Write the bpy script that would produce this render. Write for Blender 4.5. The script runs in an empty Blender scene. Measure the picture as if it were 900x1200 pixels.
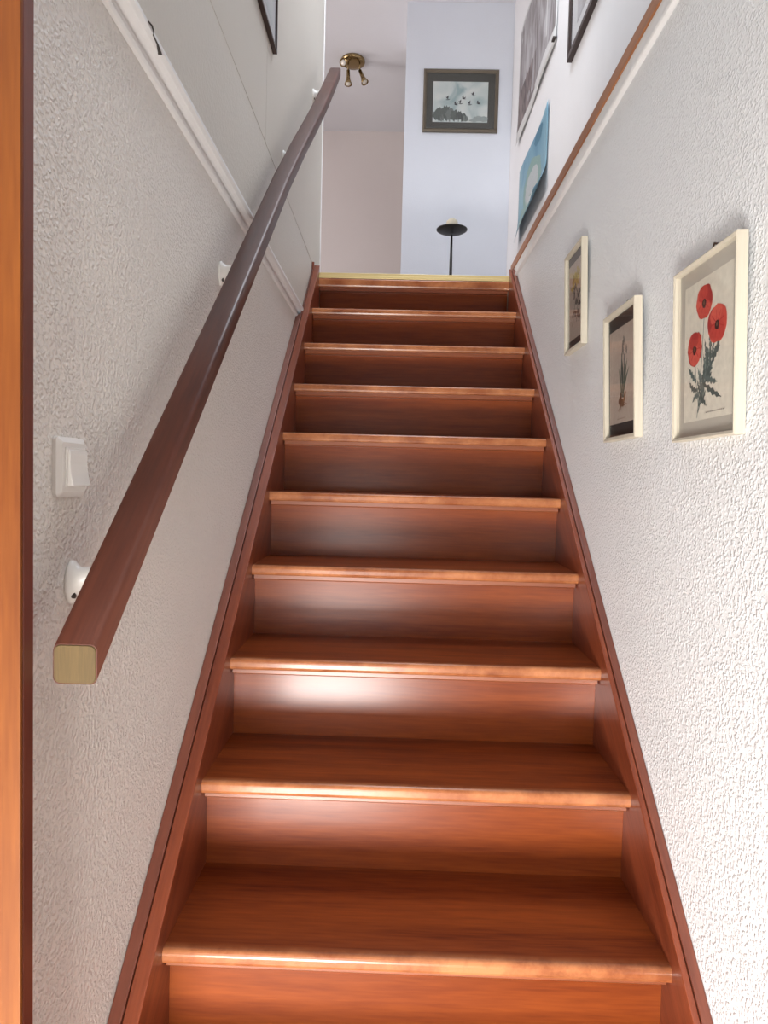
import bpy, bmesh, math, random
from mathutils import Vector, Matrix
random.seed(7)
scene = bpy.context.scene
COL = scene.collection

# ------------------------------------------------------------------ camera
cam_d = bpy.data.cameras.new('camera'); cam = bpy.data.objects.new('camera', cam_d); COL.objects.link(cam)
CR = Vector((0.99948413, 0.01915943, 0.02577585)); CU = Vector((-0.02664292, 0.04646974, 0.99856433)); CF = Vector((-0.01793412, 0.99873594, -0.04695623))
M = Matrix.Identity(4)
for i in range(3):
    M[i][0] = CR[i]; M[i][1] = CU[i]; M[i][2] = -CF[i]
M[0][3], M[1][3], M[2][3] = -0.05313707, -1.08513253, 1.56804324
cam.matrix_world = M
cam_d.sensor_fit = 'VERTICAL'; cam_d.sensor_height = 36.0; cam_d.sensor_width = 27.0
cam_d.lens = 780.0 / 1200.0 * 36.0
cam_d.clip_start = 0.02
scene.camera = cam

# ------------------------------------------------------------------ world, lights, exposure
world = bpy.data.worlds.new('world'); scene.world = world; world.use_nodes = True
world.node_tree.nodes['Background'].inputs[0].default_value = (0.75, 0.85, 1.0, 1)
world.node_tree.nodes['Background'].inputs[1].default_value = 0.6
vs = scene.view_settings
vs.view_transform = 'Standard'; vs.look = 'None'; vs.gamma = 1.0; vs.use_curve_mapping = False
vs.exposure = 0.98

def area(name, loc, direction, sx, sy, power, color):
    l = bpy.data.lights.new(name, 'AREA'); l.shape = 'RECTANGLE'; l.size = sx; l.size_y = sy
    l.energy = power; l.color = color
    o = bpy.data.objects.new(name, l); COL.objects.link(o); o.location = loc
    o.rotation_euler = Vector(direction).to_track_quat('-Z', 'Y').to_euler()
    return o
# skylight, plus area lamps behind an added hall door and an added far window
area('added_low_light', (-0.42, -1.86, 0.27), (0.05, 1, 0.45), 0.64, 0.48, 47, (1.0, 0.98, 0.95))  # added lamp supplying the low light from behind the camera
area('added_high_light', (-0.42, -1.86, 1.05), (0, 1, 0), 0.64, 0.80, 9, (1.0, 0.985, 0.96))  # weaker lamp added for ambient light and a glow on the risers
area('daylight_skylight', (0.1, 1.30, 5.05), (0, 0, -1), 0.85, 1.1, 25, (0.84, 0.91, 1.0))
area('added_far_light', (-2.62, 3.6, 3.75), (1, 0, 0), 0.9, 1.0, 27, (1.0, 0.93, 0.90))  # lamp added to brighten the far room's pinkish wall

# ------------------------------------------------------------------ materials
def new_mat(name):
    m = bpy.data.materials.new(name); m.use_nodes = True
    nt = m.node_tree; return m, nt, nt.nodes, nt.links, nt.nodes['Principled BSDF']
def ramp(n, cols):
    r = n.new('ShaderNodeValToRGB'); e = r.color_ramp.elements
    e[0].position, e[0].color = cols[0][0], (*cols[0][1], 1)
    e[1].position, e[1].color = cols[-1][0], (*cols[-1][1], 1)
    for p, c in cols[1:-1]:
        x = e.new(p); x.color = (*c, 1)
    return r
def plain(name, col, rough=0.5, metal=0.0, spec=0.5, coat=0.0):
    m, nt, n, l, b = new_mat(name)
    b.inputs['Base Color'].default_value = (*col, 1); b.inputs['Roughness'].default_value = rough
    b.inputs['Metallic'].default_value = metal; b.inputs['Specular IOR Level'].default_value = spec
    b.inputs['Coat Weight'].default_value = coat
    tc = n.new('ShaderNodeTexCoord'); no = n.new('ShaderNodeTexNoise'); no.inputs['Scale'].default_value = 40
    l.new(tc.outputs['Object'], no.inputs['Vector'])
    mr = n.new('ShaderNodeMapRange'); mr.inputs['To Min'].default_value = max(0.03, rough - 0.05); mr.inputs['To Max'].default_value = min(1, rough + 0.05)
    l.new(no.outputs['Fac'], mr.inputs['Value']); l.new(mr.outputs[0], b.inputs['Roughness'])
    return m
def wall_mat(name, col, scale, strength, dist, rough=0.45, spec=0.5, stain=0.03):
    m, nt, n, l, b = new_mat(name)
    tc = n.new('ShaderNodeTexCoord')
    big = n.new('ShaderNodeTexNoise'); big.inputs['Scale'].default_value = 1.6; big.inputs['Detail'].default_value = 4
    l.new(tc.outputs['Object'], big.inputs['Vector'])
    r = ramp(n, [(0.3, tuple(c * (1 - stain) for c in col)), (0.7, tuple(min(1, c * (1 + stain * 0.5)) for c in col))])
    l.new(big.outputs['Fac'], r.inputs['Fac']); l.new(r.outputs[0], b.inputs['Base Color'])
    n1 = n.new('ShaderNodeTexNoise'); n1.inputs['Scale'].default_value = scale; n1.inputs['Detail'].default_value = 2.5; n1.inputs['Roughness'].default_value = 0.55
    l.new(tc.outputs['Object'], n1.inputs['Vector'])
    rr = n.new('ShaderNodeMapRange'); rr.inputs['From Min'].default_value = 0.35; rr.inputs['From Max'].default_value = 0.72
    rr.interpolation_type = 'SMOOTHSTEP'
    if strength > 0.3:                          # rough plaster: pebbles on top of the ripples
        vo = n.new('ShaderNodeTexVoronoi'); vo.feature = 'F1'; vo.inputs['Scale'].default_value = scale * 1.15
        l.new(tc.outputs['Object'], vo.inputs['Vector'])
        hm = n.new('ShaderNodeMath'); hm.operation = 'MULTIPLY_ADD'; hm.inputs[1].default_value = -0.55
        l.new(vo.outputs['Distance'], hm.inputs[0]); l.new(n1.outputs['Fac'], hm.inputs[2])
        ha = n.new('ShaderNodeMath'); ha.operation = 'ADD'; ha.inputs[1].default_value = 0.24; l.new(hm.outputs[0], ha.inputs[0])
        l.new(ha.outputs[0], rr.inputs['Value'])
    else:
        l.new(n1.outputs['Fac'], rr.inputs['Value'])
    bp = n.new('ShaderNodeBump'); bp.inputs['Strength'].default_value = strength; bp.inputs['Distance'].default_value = dist
    l.new(rr.outputs[0], bp.inputs['Height']); l.new(bp.outputs[0], b.inputs['Normal'])
    b.inputs['Roughness'].default_value = rough; b.inputs['Specular IOR Level'].default_value = spec
    return m
def wood(name, dark, light, along='X', rotx=0.0, rough=0.22, coat=0.5, fine=1.0, spec=0.4, wear=None, contrast=(0.3, 0.7), scuff=None):
    m, nt, n, l, b = new_mat(name)
    tc = n.new('ShaderNodeTexCoord'); oi = n.new('ShaderNodeObjectInfo')
    rv = n.new('ShaderNodeVectorMath'); rv.operation = 'SCALE'; rv.inputs[0].default_value = (7.3, 3.1, 5.7)
    l.new(oi.outputs['Random'], rv.inputs['Scale'])
    ro = n.new('ShaderNodeMapping'); ro.inputs['Rotation'].default_value = (-rotx, 0, 0)
    l.new(tc.outputs['Object'], ro.inputs['Vector'])
    ad = n.new('ShaderNodeVectorMath'); ad.operation = 'ADD'
    l.new(ro.outputs[0], ad.inputs[0]); l.new(rv.outputs[0], ad.inputs[1])
    sc = {'X': (0.9, 14, 14), 'Y': (14, 0.9, 14), 'Z': (14, 14, 0.9)}[along]
    mp = n.new('ShaderNodeMapping'); mp.inputs['Scale'].default_value = sc
    l.new(ad.outputs[0], mp.inputs['Vector'])
    a = n.new('ShaderNodeTexNoise'); a.inputs['Scale'].default_value = 1.6; a.inputs['Detail'].default_value = 5; a.inputs['Distortion'].default_value = 0.5
    l.new(mp.outputs[0], a.inputs['Vector'])
    f = n.new('ShaderNodeTexNoise'); f.inputs['Scale'].default_value = 14 * fine; f.inputs['Detail'].default_value = 3
    l.new(mp.outputs[0], f.inputs['Vector'])
    mx = n.new('ShaderNodeMix'); mx.data_type = 'FLOAT'; mx.inputs['Factor'].default_value = 0.35
    l.new(a.outputs['Fac'], mx.inputs['A']); l.new(f.outputs['Fac'], mx.inputs['B'])
    r = ramp(n, [(contrast[0], dark), (0.5, tuple((p + q) * 0.5 for p, q in zip(dark, light))), (contrast[1], light)])
    l.new(mx.outputs[0], r.inputs['Fac'])
    out = r.outputs[0]
    rough_socket = None
    if wear:                                    # rubbed front edge of the steps: mask from the step's own shape and noise
        sx = n.new('ShaderNodeSeparateXYZ'); l.new(tc.outputs['Object'], sx.inputs[0])
        mr = n.new('ShaderNodeMapRange'); mr.inputs['From Min'].default_value = 0.022; mr.inputs['From Max'].default_value = 0.004
        l.new(sx.outputs['Y'], mr.inputs['Value'])
        wn = n.new('ShaderNodeTexNoise'); wn.inputs['Scale'].default_value = 9; wn.inputs['Detail'].default_value = 6; wn.inputs['Roughness'].default_value = 0.7
        l.new(ad.outputs[0], wn.inputs['Vector'])
        wr = n.new('ShaderNodeMapRange'); wr.inputs['From Min'].default_value = 0.35; wr.inputs['From Max'].default_value = 0.62; wr.inputs['To Min'].default_value = 0.25
        l.new(wn.outputs['Fac'], wr.inputs['Value'])
        mu = n.new('ShaderNodeMath'); mu.operation = 'MULTIPLY'; l.new(mr.outputs[0], mu.inputs[0]); l.new(wr.outputs[0], mu.inputs[1])
        mc = n.new('ShaderNodeMix'); mc.data_type = 'RGBA'; l.new(mu.outputs[0], mc.inputs['Factor'])
        l.new(out, mc.inputs['A']); mc.inputs['B'].default_value = (*wear, 1); out = mc.outputs['Result']
    if scuff:                                   # pale rubbed patches
        sn = n.new('ShaderNodeTexNoise'); sn.inputs['Scale'].default_value = 3.2; sn.inputs['Detail'].default_value = 9; sn.inputs['Roughness'].default_value = 0.72
        l.new(ad.outputs[0], sn.inputs['Vector'])
        sr = n.new('ShaderNodeMapRange'); sr.inputs['From Min'].default_value = 0.60; sr.inputs['From Max'].default_value = 0.74; sr.inputs['To Max'].default_value = 0.75
        l.new(sn.outputs['Fac'], sr.inputs['Value'])
        sc2 = n.new('ShaderNodeMix'); sc2.data_type = 'RGBA'; l.new(sr.outputs[0], sc2.inputs['Factor'])
        l.new(out, sc2.inputs['A']); sc2.inputs['B'].default_value = (*scuff, 1); out = sc2.outputs['Result']
    l.new(out, b.inputs['Base Color'])
    bp = n.new('ShaderNodeBump'); bp.inputs['Strength'].default_value = 0.08; bp.inputs['Distance'].default_value = 0.002
    l.new(f.outputs['Fac'], bp.inputs['Height']); l.new(bp.outputs[0], b.inputs['Normal'])
    b.inputs['Roughness'].default_value = rough + 0.15
    b.inputs['Coat Weight'].default_value = coat; b.inputs['Coat Roughness'].default_value = rough
    b.inputs['Specular IOR Level'].default_value = spec
    return m
def attr_mat(name, rough=0.6, noise=0.06):
    m, nt, n, l, b = new_mat(name)
    a = n.new('ShaderNodeAttribute'); a.attribute_name = 'Col'
    tc = n.new('ShaderNodeTexCoord'); no = n.new('ShaderNodeTexNoise'); no.inputs['Scale'].default_value = 90; no.inputs['Detail'].default_value = 4
    l.new(tc.outputs['Object'], no.inputs['Vector'])
    mr = n.new('ShaderNodeMapRange'); mr.inputs['To Min'].default_value = 1 - noise * 3; mr.inputs['To Max'].default_value = 1 + noise * 3
    l.new(no.outputs['Fac'], mr.inputs['Value'])
    mx = n.new('ShaderNodeVectorMath'); mx.operation = 'SCALE'; l.new(a.outputs['Color'], mx.inputs[0]); l.new(mr.outputs[0], mx.inputs['Scale'])
    l.new(mx.outputs[0], b.inputs['Base Color']); b.inputs['Roughness'].default_value = rough
    return m
def glass_mat(name, base=0.04):
    m, nt, n, l, b = new_mat(name)
    n.remove(b); out = n['Material Output']
    t = n.new('ShaderNodeBsdfTransparent'); g = n.new('ShaderNodeBsdfGlossy'); g.inputs['Roughness'].default_value = 0.04
    fr = n.new('ShaderNodeFresnel'); fr.inputs['IOR'].default_value = 1.45
    mx = n.new('ShaderNodeMixShader'); l.new(fr.outputs[0], mx.inputs[0]); l.new(t.outputs[0], mx.inputs[1]); l.new(g.outputs[0], mx.inputs[2])
    ge = n.new('ShaderNodeNewGeometry'); iv = n.new('ShaderNodeMath'); iv.operation = 'SUBTRACT'; iv.inputs[0].default_value = 1.0
    l.new(ge.outputs['Backfacing'], iv.inputs[1])
    mu = n.new('ShaderNodeMath'); mu.operation = 'MULTIPLY'; l.new(fr.outputs[0], mu.inputs[0]); l.new(iv.outputs[0], mu.inputs[1]); l.new(mu.outputs[0], mx.inputs[0])
    l.new(mx.outputs[0], out.inputs[0]); return m

MAT = {}
MAT['wall_l'] = wall_mat('plaster_left', (0.85, 0.80, 0.745), 150, 0.60, 0.0045, 0.36)
MAT['wall_r'] = wall_mat('plaster_right', (0.84, 0.85, 0.86), 145, 0.42, 0.004, 0.38)
MAT['panel'] = wall_mat('smooth_panel', (0.66, 0.615, 0.545), 160, 0.08, 0.002, 0.5)
MAT['panel2'] = wall_mat('smooth_plaster', (0.69, 0.65, 0.585), 120, 0.22, 0.003, 0.5)
MAT['white'] = wall_mat('white_trim_paint', (0.86, 0.85, 0.84), 60, 0.15, 0.003, 0.35)
MAT['upper'] = wall_mat('upper_wall_paint', (0.76, 0.755, 0.77), 140, 0.12, 0.003, 0.6)
MAT['chim'] = wall_mat('chimney_paint', (0.74, 0.77, 0.84), 140, 0.12, 0.003, 0.6)
MAT['pink'] = wall_mat('far_wall_paint', (0.66, 0.60, 0.585), 140, 0.1, 0.003, 0.6)
MAT['ceil'] = wall_mat('ceiling_paint', (0.72, 0.72, 0.76), 140, 0.1, 0.003, 0.7)
MAT['hall'] = wall_mat('hall_wall_paint', (0.42, 0.38, 0.33), 140, 0.12, 0.003, 0.6)
MAT['floor'] = plain('hall_floor_tile', (0.62, 0.58, 0.52), 0.15)
MAT['carpet'] = plain('landing_floor', (0.35, 0.28, 0.22), 0.8)
RED_D, RED_L = (0.105, 0.017, 0.005), (0.245, 0.052, 0.010)
ANG = math.atan2(0.1909668, 0.2198027)
MAT['tread'] = wood('tread_wood', RED_D, RED_L, 'X', rough=0.22, coat=0.45, spec=0.15, contrast=(0.36, 0.66), wear=(0.46, 0.175, 0.070))
MAT['riser'] = wood('riser_wood', (0.125, 0.021, 0.005), (0.265, 0.058, 0.010), 'X', rough=0.25, coat=0.42, spec=0.12)
MAT['strip'] = wood('nosing_strip_wood', (0.18, 0.044, 0.015), (0.31, 0.09, 0.03), 'X', rough=0.28, coat=0.4)
MAT['string'] = wood('stringer_wood', (0.12, 0.024, 0.011), (0.27, 0.062, 0.024), 'Y', rotx=ANG, rough=0.2, coat=0.5, spec=0.2)
MAT['cap'] = wood('stringer_cap_wood', (0.11, 0.026, 0.014), (0.23, 0.064, 0.034), 'Y', rotx=ANG, rough=0.3, coat=0.35, scuff=(0.33, 0.20, 0.15))
MAT['rail'] = wood('handrail_wood', (0.045, 0.013, 0.008), (0.105, 0.030, 0.016), 'Y', rotx=ANG, rough=0.32, coat=0.28, spec=0.2)
MAT['raw_end'] = wood('worn_end_grain', (0.068, 0.040, 0.010), (0.135, 0.082, 0.024), 'Z', rough=0.6, coat=0.1, fine=3)
MAT['casing'] = wood('casing_wood', (0.12, 0.030, 0.0065), (0.225, 0.070, 0.013), 'Z', rough=0.4, coat=0.1, spec=0.15)
MAT['casing_shaded'] = wood('casing_wood_shaded', (0.09, 0.018, 0.010), (0.15, 0.032, 0.018), 'Z', rough=0.3, coat=0.3)  # same wood as the casing, darkened to paint shade on the post's side
MAT['ledge'] = wood('ledge_edge_wood', (0.25, 0.085, 0.030), (0.42, 0.17, 0.065), 'Y', rough=0.35, coat=0.2)
MAT['brass_strip'] = plain('brass_edge_strip', (0.72, 0.57, 0.27), 0.38, 0.35)
MAT['brass'] = plain('aged_brass', (0.30, 0.215, 0.105), 0.22, 1.0)
MAT['bulb'] = plain('frosted_bulb', (0.75, 0.70, 0.62), 0.25)
MAT['plastic'] = plain('white_plastic', (0.80, 0.77, 0.73), 0.22)
MAT['bracket'] = plain('white_painted_metal', (0.82, 0.79, 0.74), 0.3)
MAT['dark_metal'] = plain('dark_metal', (0.05, 0.04, 0.035), 0.4, 0.6)
MAT['black'] = plain('black_lamp_metal', (0.012, 0.011, 0.012), 0.5)
MAT['cream_dome'] = plain('pale_dome', (0.62, 0.55, 0.42), 0.5)
MAT['cream'] = wood('cream_frame', (0.54, 0.485, 0.385), (0.66, 0.60, 0.49), 'Z', rough=0.4, coat=0.1)
MAT['mat_grey'] = plain('grey_mount', (0.47, 0.435, 0.375), 0.8)
MAT['mat_dark'] = plain('dark_teal_mount', (0.022, 0.028, 0.028), 0.6)
MAT['art'] = attr_mat('printed_ink')
MAT['glass'] = glass_mat('picture_glass')
MAT['frame_bronze'] = plain('bronze_frame', (0.14, 0.115, 0.085), 0.4, 0.3)
MAT['mat_charcoal'] = plain('charcoal_mount', (0.062, 0.060, 0.052), 0.7)
MAT['frame_brown'] = plain('dark_brown_frame', (0.035, 0.018, 0.014), 0.4)
MAT['mount_pale'] = plain('pale_mount', (0.60, 0.60, 0.60), 0.6)
MAT['nail'] = plain('rusty_hook', (0.07, 0.035, 0.02), 0.5, 0.5)
MAT['crack'] = plain('dark_crack', (0.05, 0.04, 0.035), 0.9)

def cloud_mat(name, cols, scale, dist=1.0, stretch=(1, 1, 1)):
    m, nt, n, l, b = new_mat(name)
    tc = n.new('ShaderNodeTexCoord'); mp = n.new('ShaderNodeMapping'); mp.inputs['Scale'].default_value = stretch
    l.new(tc.outputs['Object'], mp.inputs['Vector'])
    no = n.new('ShaderNodeTexNoise'); no.inputs['Scale'].default_value = scale; no.inputs['Detail'].default_value = 6; no.inputs['Distortion'].default_value = dist
    l.new(mp.outputs[0], no.inputs['Vector'])
    r = ramp(n, cols); l.new(no.outputs['Fac'], r.inputs['Fac']); l.new(r.outputs[0], b.inputs['Base Color'])
    b.inputs['Roughness'].default_value = 0.55
    return m
MAT['sky_print'] = cloud_mat('painted_sky', [(0.33, (0.30, 0.40, 0.41)), (0.45, (0.52, 0.58, 0.57)), (0.62, (0.66, 0.68, 0.65))], 5.0)
MAT['rock_print'] = cloud_mat('photo_rock', [(0.34, (0.14, 0.115, 0.115)), (0.5, (0.30, 0.28, 0.29)), (0.66, (0.42, 0.41, 0.43))], 4.5, 0.9, (1, 2.6, 0.9))
MAT['dark_print'] = cloud_mat('photo_dark', [(0.35, (0.05, 0.04, 0.045)), (0.65, (0.30, 0.24, 0.24))], 16.0, 0.4, (1, 3.0, 0.6))
MAT['sea_print'] = cloud_mat('map_sea', [(0.33, (0.085, 0.22, 0.33)), (0.5, (0.15, 0.30, 0.40)), (0.66, (0.23, 0.38, 0.45))], 3.2, 0.6)

# ------------------------------------------------------------------ mesh helpers
class MB:
    def __init__(s): s.v = []; s.f = []; s.c = []; s.smooth = []
    def face(s, idx, col=None, sm=False): s.f.append(tuple(idx)); s.c.append(col); s.smooth.append(sm)
    def poly(s, pts, col=None):
        k = len(s.v); s.v += [tuple(p) for p in pts]; s.face(range(k, k + len(pts)), col)
    def box(s, a, b):
        k = len(s.v); (x0, y0, z0), (x1, y1, z1) = a, b
        s.v += [(x0, y0, z0), (x1, y0, z0), (x1, y1, z0), (x0, y1, z0), (x0, y0, z1), (x1, y0, z1), (x1, y1, z1), (x0, y1, z1)]
        for q in ((0, 3, 2, 1), (4, 5, 6, 7), (0, 1, 5, 4), (1, 2, 6, 5), (2, 3, 7, 6), (3, 0, 4, 7)): s.face([k + i for i in q])
    def sweep(s, rings, closed_caps=True, sm=False):
        """rings: lists of points of equal length, each ring closed"""
        k = len(s.v); n = len(rings[0])
        for r in rings: s.v += [tuple(p) for p in r]
        for i in range(len(rings) - 1):
            for j in range(n):
                a = k + i * n + j; b_ = k + i * n + (j + 1) % n
                s.face((a, b_, b_ + n, a + n), sm=sm)
        if closed_caps:
            s.face([k + j for j in range(n)][::-1]); s.face([k + (len(rings) - 1) * n + j for j in range(n)])
    def prism(s, prof, axis, a, b):
        """prof: 2-D points, extruded along axis 'X','Y' or 'Z' from a to b"""
        def P(t, p):
            return {'X': (t, p[0], p[1]), 'Y': (p[0], t, p[1]), 'Z': (p[0], p[1], t)}[axis]
        s.sweep([[P(a, p) for p in prof], [P(b, p) for p in prof]])
    def lathe(s, prof, origin, axis, seg=24, up=None):
        """prof: (radius, distance along axis)"""
        ax = Vector(axis).normalized(); t = ax.orthogonal().normalized(); u = ax.cross(t); o = Vector(origin)
        rings = []
        for r, h in prof:
            rings.append([o + ax * h + (t * math.cos(2 * math.pi * j / seg) + u * math.sin(2 * math.pi * j / seg)) * max(r, 1e-5) for j in range(seg)])
        s.sweep(rings, True, True)
    def tube(s, pts, r, seg=10):
        rings = []
        pts = [Vector(p) for p in pts]
        for i, p in enumerate(pts):
            d = (pts[min(i + 1, len(pts) - 1)] - pts[max(i - 1, 0)]).normalized()
            t = d.orthogonal().normalized() if i == 0 else (t - d * t.dot(d)).normalized()
            u = d.cross(t); rr = r[i] if isinstance(r, (list, tuple)) else r
            rings.append([p + (t * math.cos(2 * math.pi * j / seg) + u * math.sin(2 * math.pi * j / seg)) * rr for j in range(seg)])
        s.sweep(rings, True, True)
def put(name, mb, mat, parent=None, origin=None, bevel=0.0, label=None, fixn=True, segs=2):
    """links the collected geometry (world coordinates) as ONE mesh object with its origin at `origin`"""
    if origin is None: origin = parent_loc(parent) if parent else (0, 0, 0)
    o3 = Vector(origin)
    me = bpy.data.meshes.new(name)
    me.from_pydata([tuple(Vector(v) - o3) for v in mb.v], [], mb.f)
    for p, sm in zip(me.polygons, mb.smooth): p.use_smooth = sm
    if fixn:
        bm = bmesh.new(); bm.from_mesh(me); bmesh.ops.recalc_face_normals(bm, faces=bm.faces); bm.to_mesh(me); bm.free()
    if any(c is not None for c in mb.c):
        ca = me.color_attributes.new('Col', 'FLOAT_COLOR', 'CORNER')
        for p in me.polygons:
            c = mb.c[p.index] or (0.5, 0.5, 0.5)
            for li in p.loop_indices: ca.data[li].color = (*c, 1)
    me.materials.append(MAT[mat])
    o = bpy.data.objects.new(name, me); COL.objects.link(o)
    o.location = o3 - Vector(parent_loc(parent)) if parent else o3
    if parent: o.parent = parent
    if bevel > 0:
        md = o.modifiers.new('bevel', 'BEVEL'); md.width = bevel; md.segments = segs; md.limit_method = 'ANGLE'; md.angle_limit = math.radians(40)
    if label: o['label'] = label
    return o
def parent_loc(p):
    v = Vector((0, 0, 0))
    while p: v += p.location; p = p.parent
    return v
def thing(name, label, cat, loc, group=None):
    o = bpy.data.objects.new(name, None); COL.objects.link(o); o.location = loc; o.empty_display_size = 0.05
    o['label'] = label; o['category'] = cat
    if group: o['group'] = group
    return o
def struct(o, label=None, cat=None):
    o['kind'] = 'structure'
    if label: o['label'] = label
    if cat: o['category'] = cat
    return o
def sbox(name, a, b, mat, label, cat):
    m = MB(); m.box(a, b); return struct(put(name, m, mat), label, cat)

# ------------------------------------------------------------------ measures (metres)
RISE, GO, OVER, Z1 = 0.1909668, 0.2198027, 0.0398, 0.7638673
SL = RISE / GO
HW = 0.43                        # half the clear width between the stringers
XL, XR = -0.479, 0.461           # stairwell walls
XLU, XRU = -0.462, 0.676         # upstairs walls
LAND = 2.507; CEIL = 4.88
YF = -0.372                      # where the stairwell opens to the hall
YTOP = 9 * GO
YCH = 3.68                       # chimney breast
YEND = 2.25                      # end of the upstairs left wall
YBK = 5.4

# ------------------------------------------------------------------ the setting
sbox('floor', (-1.5, -1.85, -0.1), (1.5, 2.2, 0.0), 'floor', 'brown tiled hall floor at the foot of the stairs', 'floor')
sbox('wall_left', (XL - 0.12, YF, 0), (XL, 2.2, 2.236), 'wall_l', 'rough white plaster wall behind the wooden handrail', 'wall')
sbox('wall_right', (XR, YF, 0), (XR + 0.215, 2.3, 2.497), 'wall_r', 'rough white plaster wall hung with three botanical pictures', 'wall')
sbox('wall_left_upper', (XLU - 0.137, -2.5, 2.262), (XLU - 0.0012, YEND, CEIL), 'panel2', 'smooth beige wall above the white moulding', 'wall')
wlu = bpy.data.objects['wall_left_upper']
for (a, b) in ((-1.2, 0.8985), (0.9005, YEND - 0.012)):
    m = MB(); m.box((XLU - 0.0012, a, 2.545), (XLU, b, CEIL - 0.01)); put('wall_panel', m, 'panel', wlu)
sbox('wall_right_upper', (XRU, -2.5, 2.588), (XRU + 0.12, YBK, CEIL), 'upper', 'pale grey upstairs wall with two posters and a framed picture', 'wall')
sbox('wall_chimney', (-0.066, YCH, LAND), (XRU, YCH + 0.5, CEIL), 'chim', 'bluish white chimney breast behind the landing', 'wall')
sbox('wall_back', (-2.6, YBK, LAND), (XRU, YBK + 0.12, CEIL), 'pink', 'pinkish far wall beyond the landing', 'wall')
sbox('wall_far_front', (-2.6, YEND - 0.12, LAND), (XLU - 0.137, YEND - 0.005, CEIL), 'pink', 'pinkish wall of the far room beside the landing', 'wall')
m = MB(); SKX0, SKX1, SKY0, SKY1 = -0.34, 0.54, 0.72, 1.88
m.box((-2.6, -2.5, CEIL), (SKX0, YBK + 0.12, CEIL + 0.1)); m.box((SKX1, -2.5, CEIL), (XRU + 0.12, YBK + 0.12, CEIL + 0.1))
m.box((SKX0, -2.5, CEIL), (SKX1, SKY0, CEIL + 0.1)); m.box((SKX0, SKY1, CEIL), (SKX1, YBK + 0.12, CEIL + 0.1))
struct(put('ceiling', m, 'ceil'), 'pale upstairs ceiling with a brass spotlight', 'ceiling')
# landing floor and upstairs floor over the hall
sbox('floor_landing', (-2.6, YTOP + 0.06, LAND - 0.16), (XRU, YBK, LAND), 'carpet', 'landing floor at the top of the stairs', 'floor')
sbox('ceiling_hall', (-1.5, -2.5, 2.25), (1.5, -0.55, LAND), 'ceil', 'white ceiling of the lower hall', 'ceiling')
# hall walls
sbox('wall_hall_left', (-1.62, -1.85, 0), (-1.5, YF, 2.25), 'hall', 'beige left wall of the lower hall', 'wall')
sbox('wall_hall_right', (1.5, -1.85, 0), (1.62, YF, 2.25), 'hall', 'beige right wall of the lower hall', 'wall')
sbox('wall_front_left', (-1.5, YF, 0), (XL - 0.121, YF + 0.1, LAND), 'upper', 'white hall wall left of the stairs', 'wall')
sbox('wall_front_right', (XR + 0.216, YF, 0), (1.5, YF + 0.1, LAND), 'upper', 'white hall wall right of the stairs', 'wall')
def wall_with_hole(name, y0, y1, x0, x1, z0, z1, hx0, hx1, hz0, hz1, mat, label):
    m = MB()
    m.box((x0, y0, z0), (hx0, y1, z1)); m.box((hx1, y0, z0), (x1, y1, z1))
    m.box((hx0, y0, hz1), (hx1, y1, z1))
    if hz0 > z0 + 0.001: m.box((hx0, y0, z0), (hx1, y1, hz0))
    return struct(put(name, m, mat), label, 'wall')
wall_with_hole('wall_hall_back', -1.85, -1.75, -1.5, 1.5, 0, 2.25, -0.87, 0.03, 0, 2.05, 'hall', 'beige rear wall of the lower hall with an added glazed door')
sbox('wall_upper_back', (XLU, -2.5, LAND), (XRU, -2.4, CEIL), 'upper', 'pale upstairs end wall', 'wall')
# far room's left wall with an opening for the added window
m = MB()
m.box((-2.6, YEND, LAND), (-2.5, 3.15, CEIL)); m.box((-2.6, 4.05, LAND), (-2.5, YBK, CEIL))
m.box((-2.6, 3.15, LAND), (-2.5, 4.05, 3.25)); m.box((-2.6, 3.15, 4.25), (-2.5, 4.05, CEIL))
struct(put('wall_far_left', m, 'pink'), 'pinkish outer wall of the far room', 'wall')
def window(name, axis, c, x0, x1, z0, z1, label, cat='window', split=True):
    root = bpy.data.objects.new(name, None); COL.objects.link(root); root.location = (c if axis == 'X' else x0, x0 if axis == 'X' else c, z0)
    struct(root, label, cat)
    def bx(mm, a, b, d0, d1, p, q):
        if axis == 'Y': mm.box((a, c + d0, p), (b, c + d1, q))
        else: mm.box((c + d0, a, p), (c + d1, b, q))
    m = MB(); w = 0.05
    bx(m, x0, x0 + w, -0.03, 0.03, z0, z1); bx(m, x1 - w, x1, -0.03, 0.03, z0, z1)
    bx(m, x0 + w, x1 - w, -0.03, 0.03, z0, z0 + w); bx(m, x0 + w, x1 - w, -0.03, 0.03, z1 - w, z1)
    put('window_frame', m, 'white', root)
    m = MB(); bx(m, x0 + w, x1 - w, -0.003, 0.003, z0 + w, z1 - w); put('pane', m, 'glass', root)
    return root
wroot = bpy.data.objects.new('window_1', None); COL.objects.link(wroot); wroot.location = (SKX0, SKY0, CEIL); struct(wroot, 'white framed skylight above the stairs', 'window')
m = MB(); w = 0.04
m.box((SKX0, SKY0, CEIL + 0.03), (SKX0 + w, SKY1, CEIL + 0.09)); m.box((SKX1 - w, SKY0, CEIL + 0.03), (SKX1, SKY1, CEIL + 0.09))
m.box((SKX0 + w, SKY0, CEIL + 0.03), (SKX1 - w, SKY0 + w, CEIL + 0.09)); m.box((SKX0 + w, SKY1 - w, CEIL + 0.03), (SKX1 - w, SKY1, CEIL + 0.09))
put('window_frame', m, 'white', wroot)
m = MB(); m.box((SKX0 + w, SKY0 + w, CEIL + 0.06), (SKX1 - w, SKY1 - w, CEIL + 0.066)); put('pane', m, 'glass', wroot)
window('added_window_2', 'X', -2.55, 3.15, 4.05, 3.25, 4.25, 'unseen white window added to light the far room')
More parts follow.
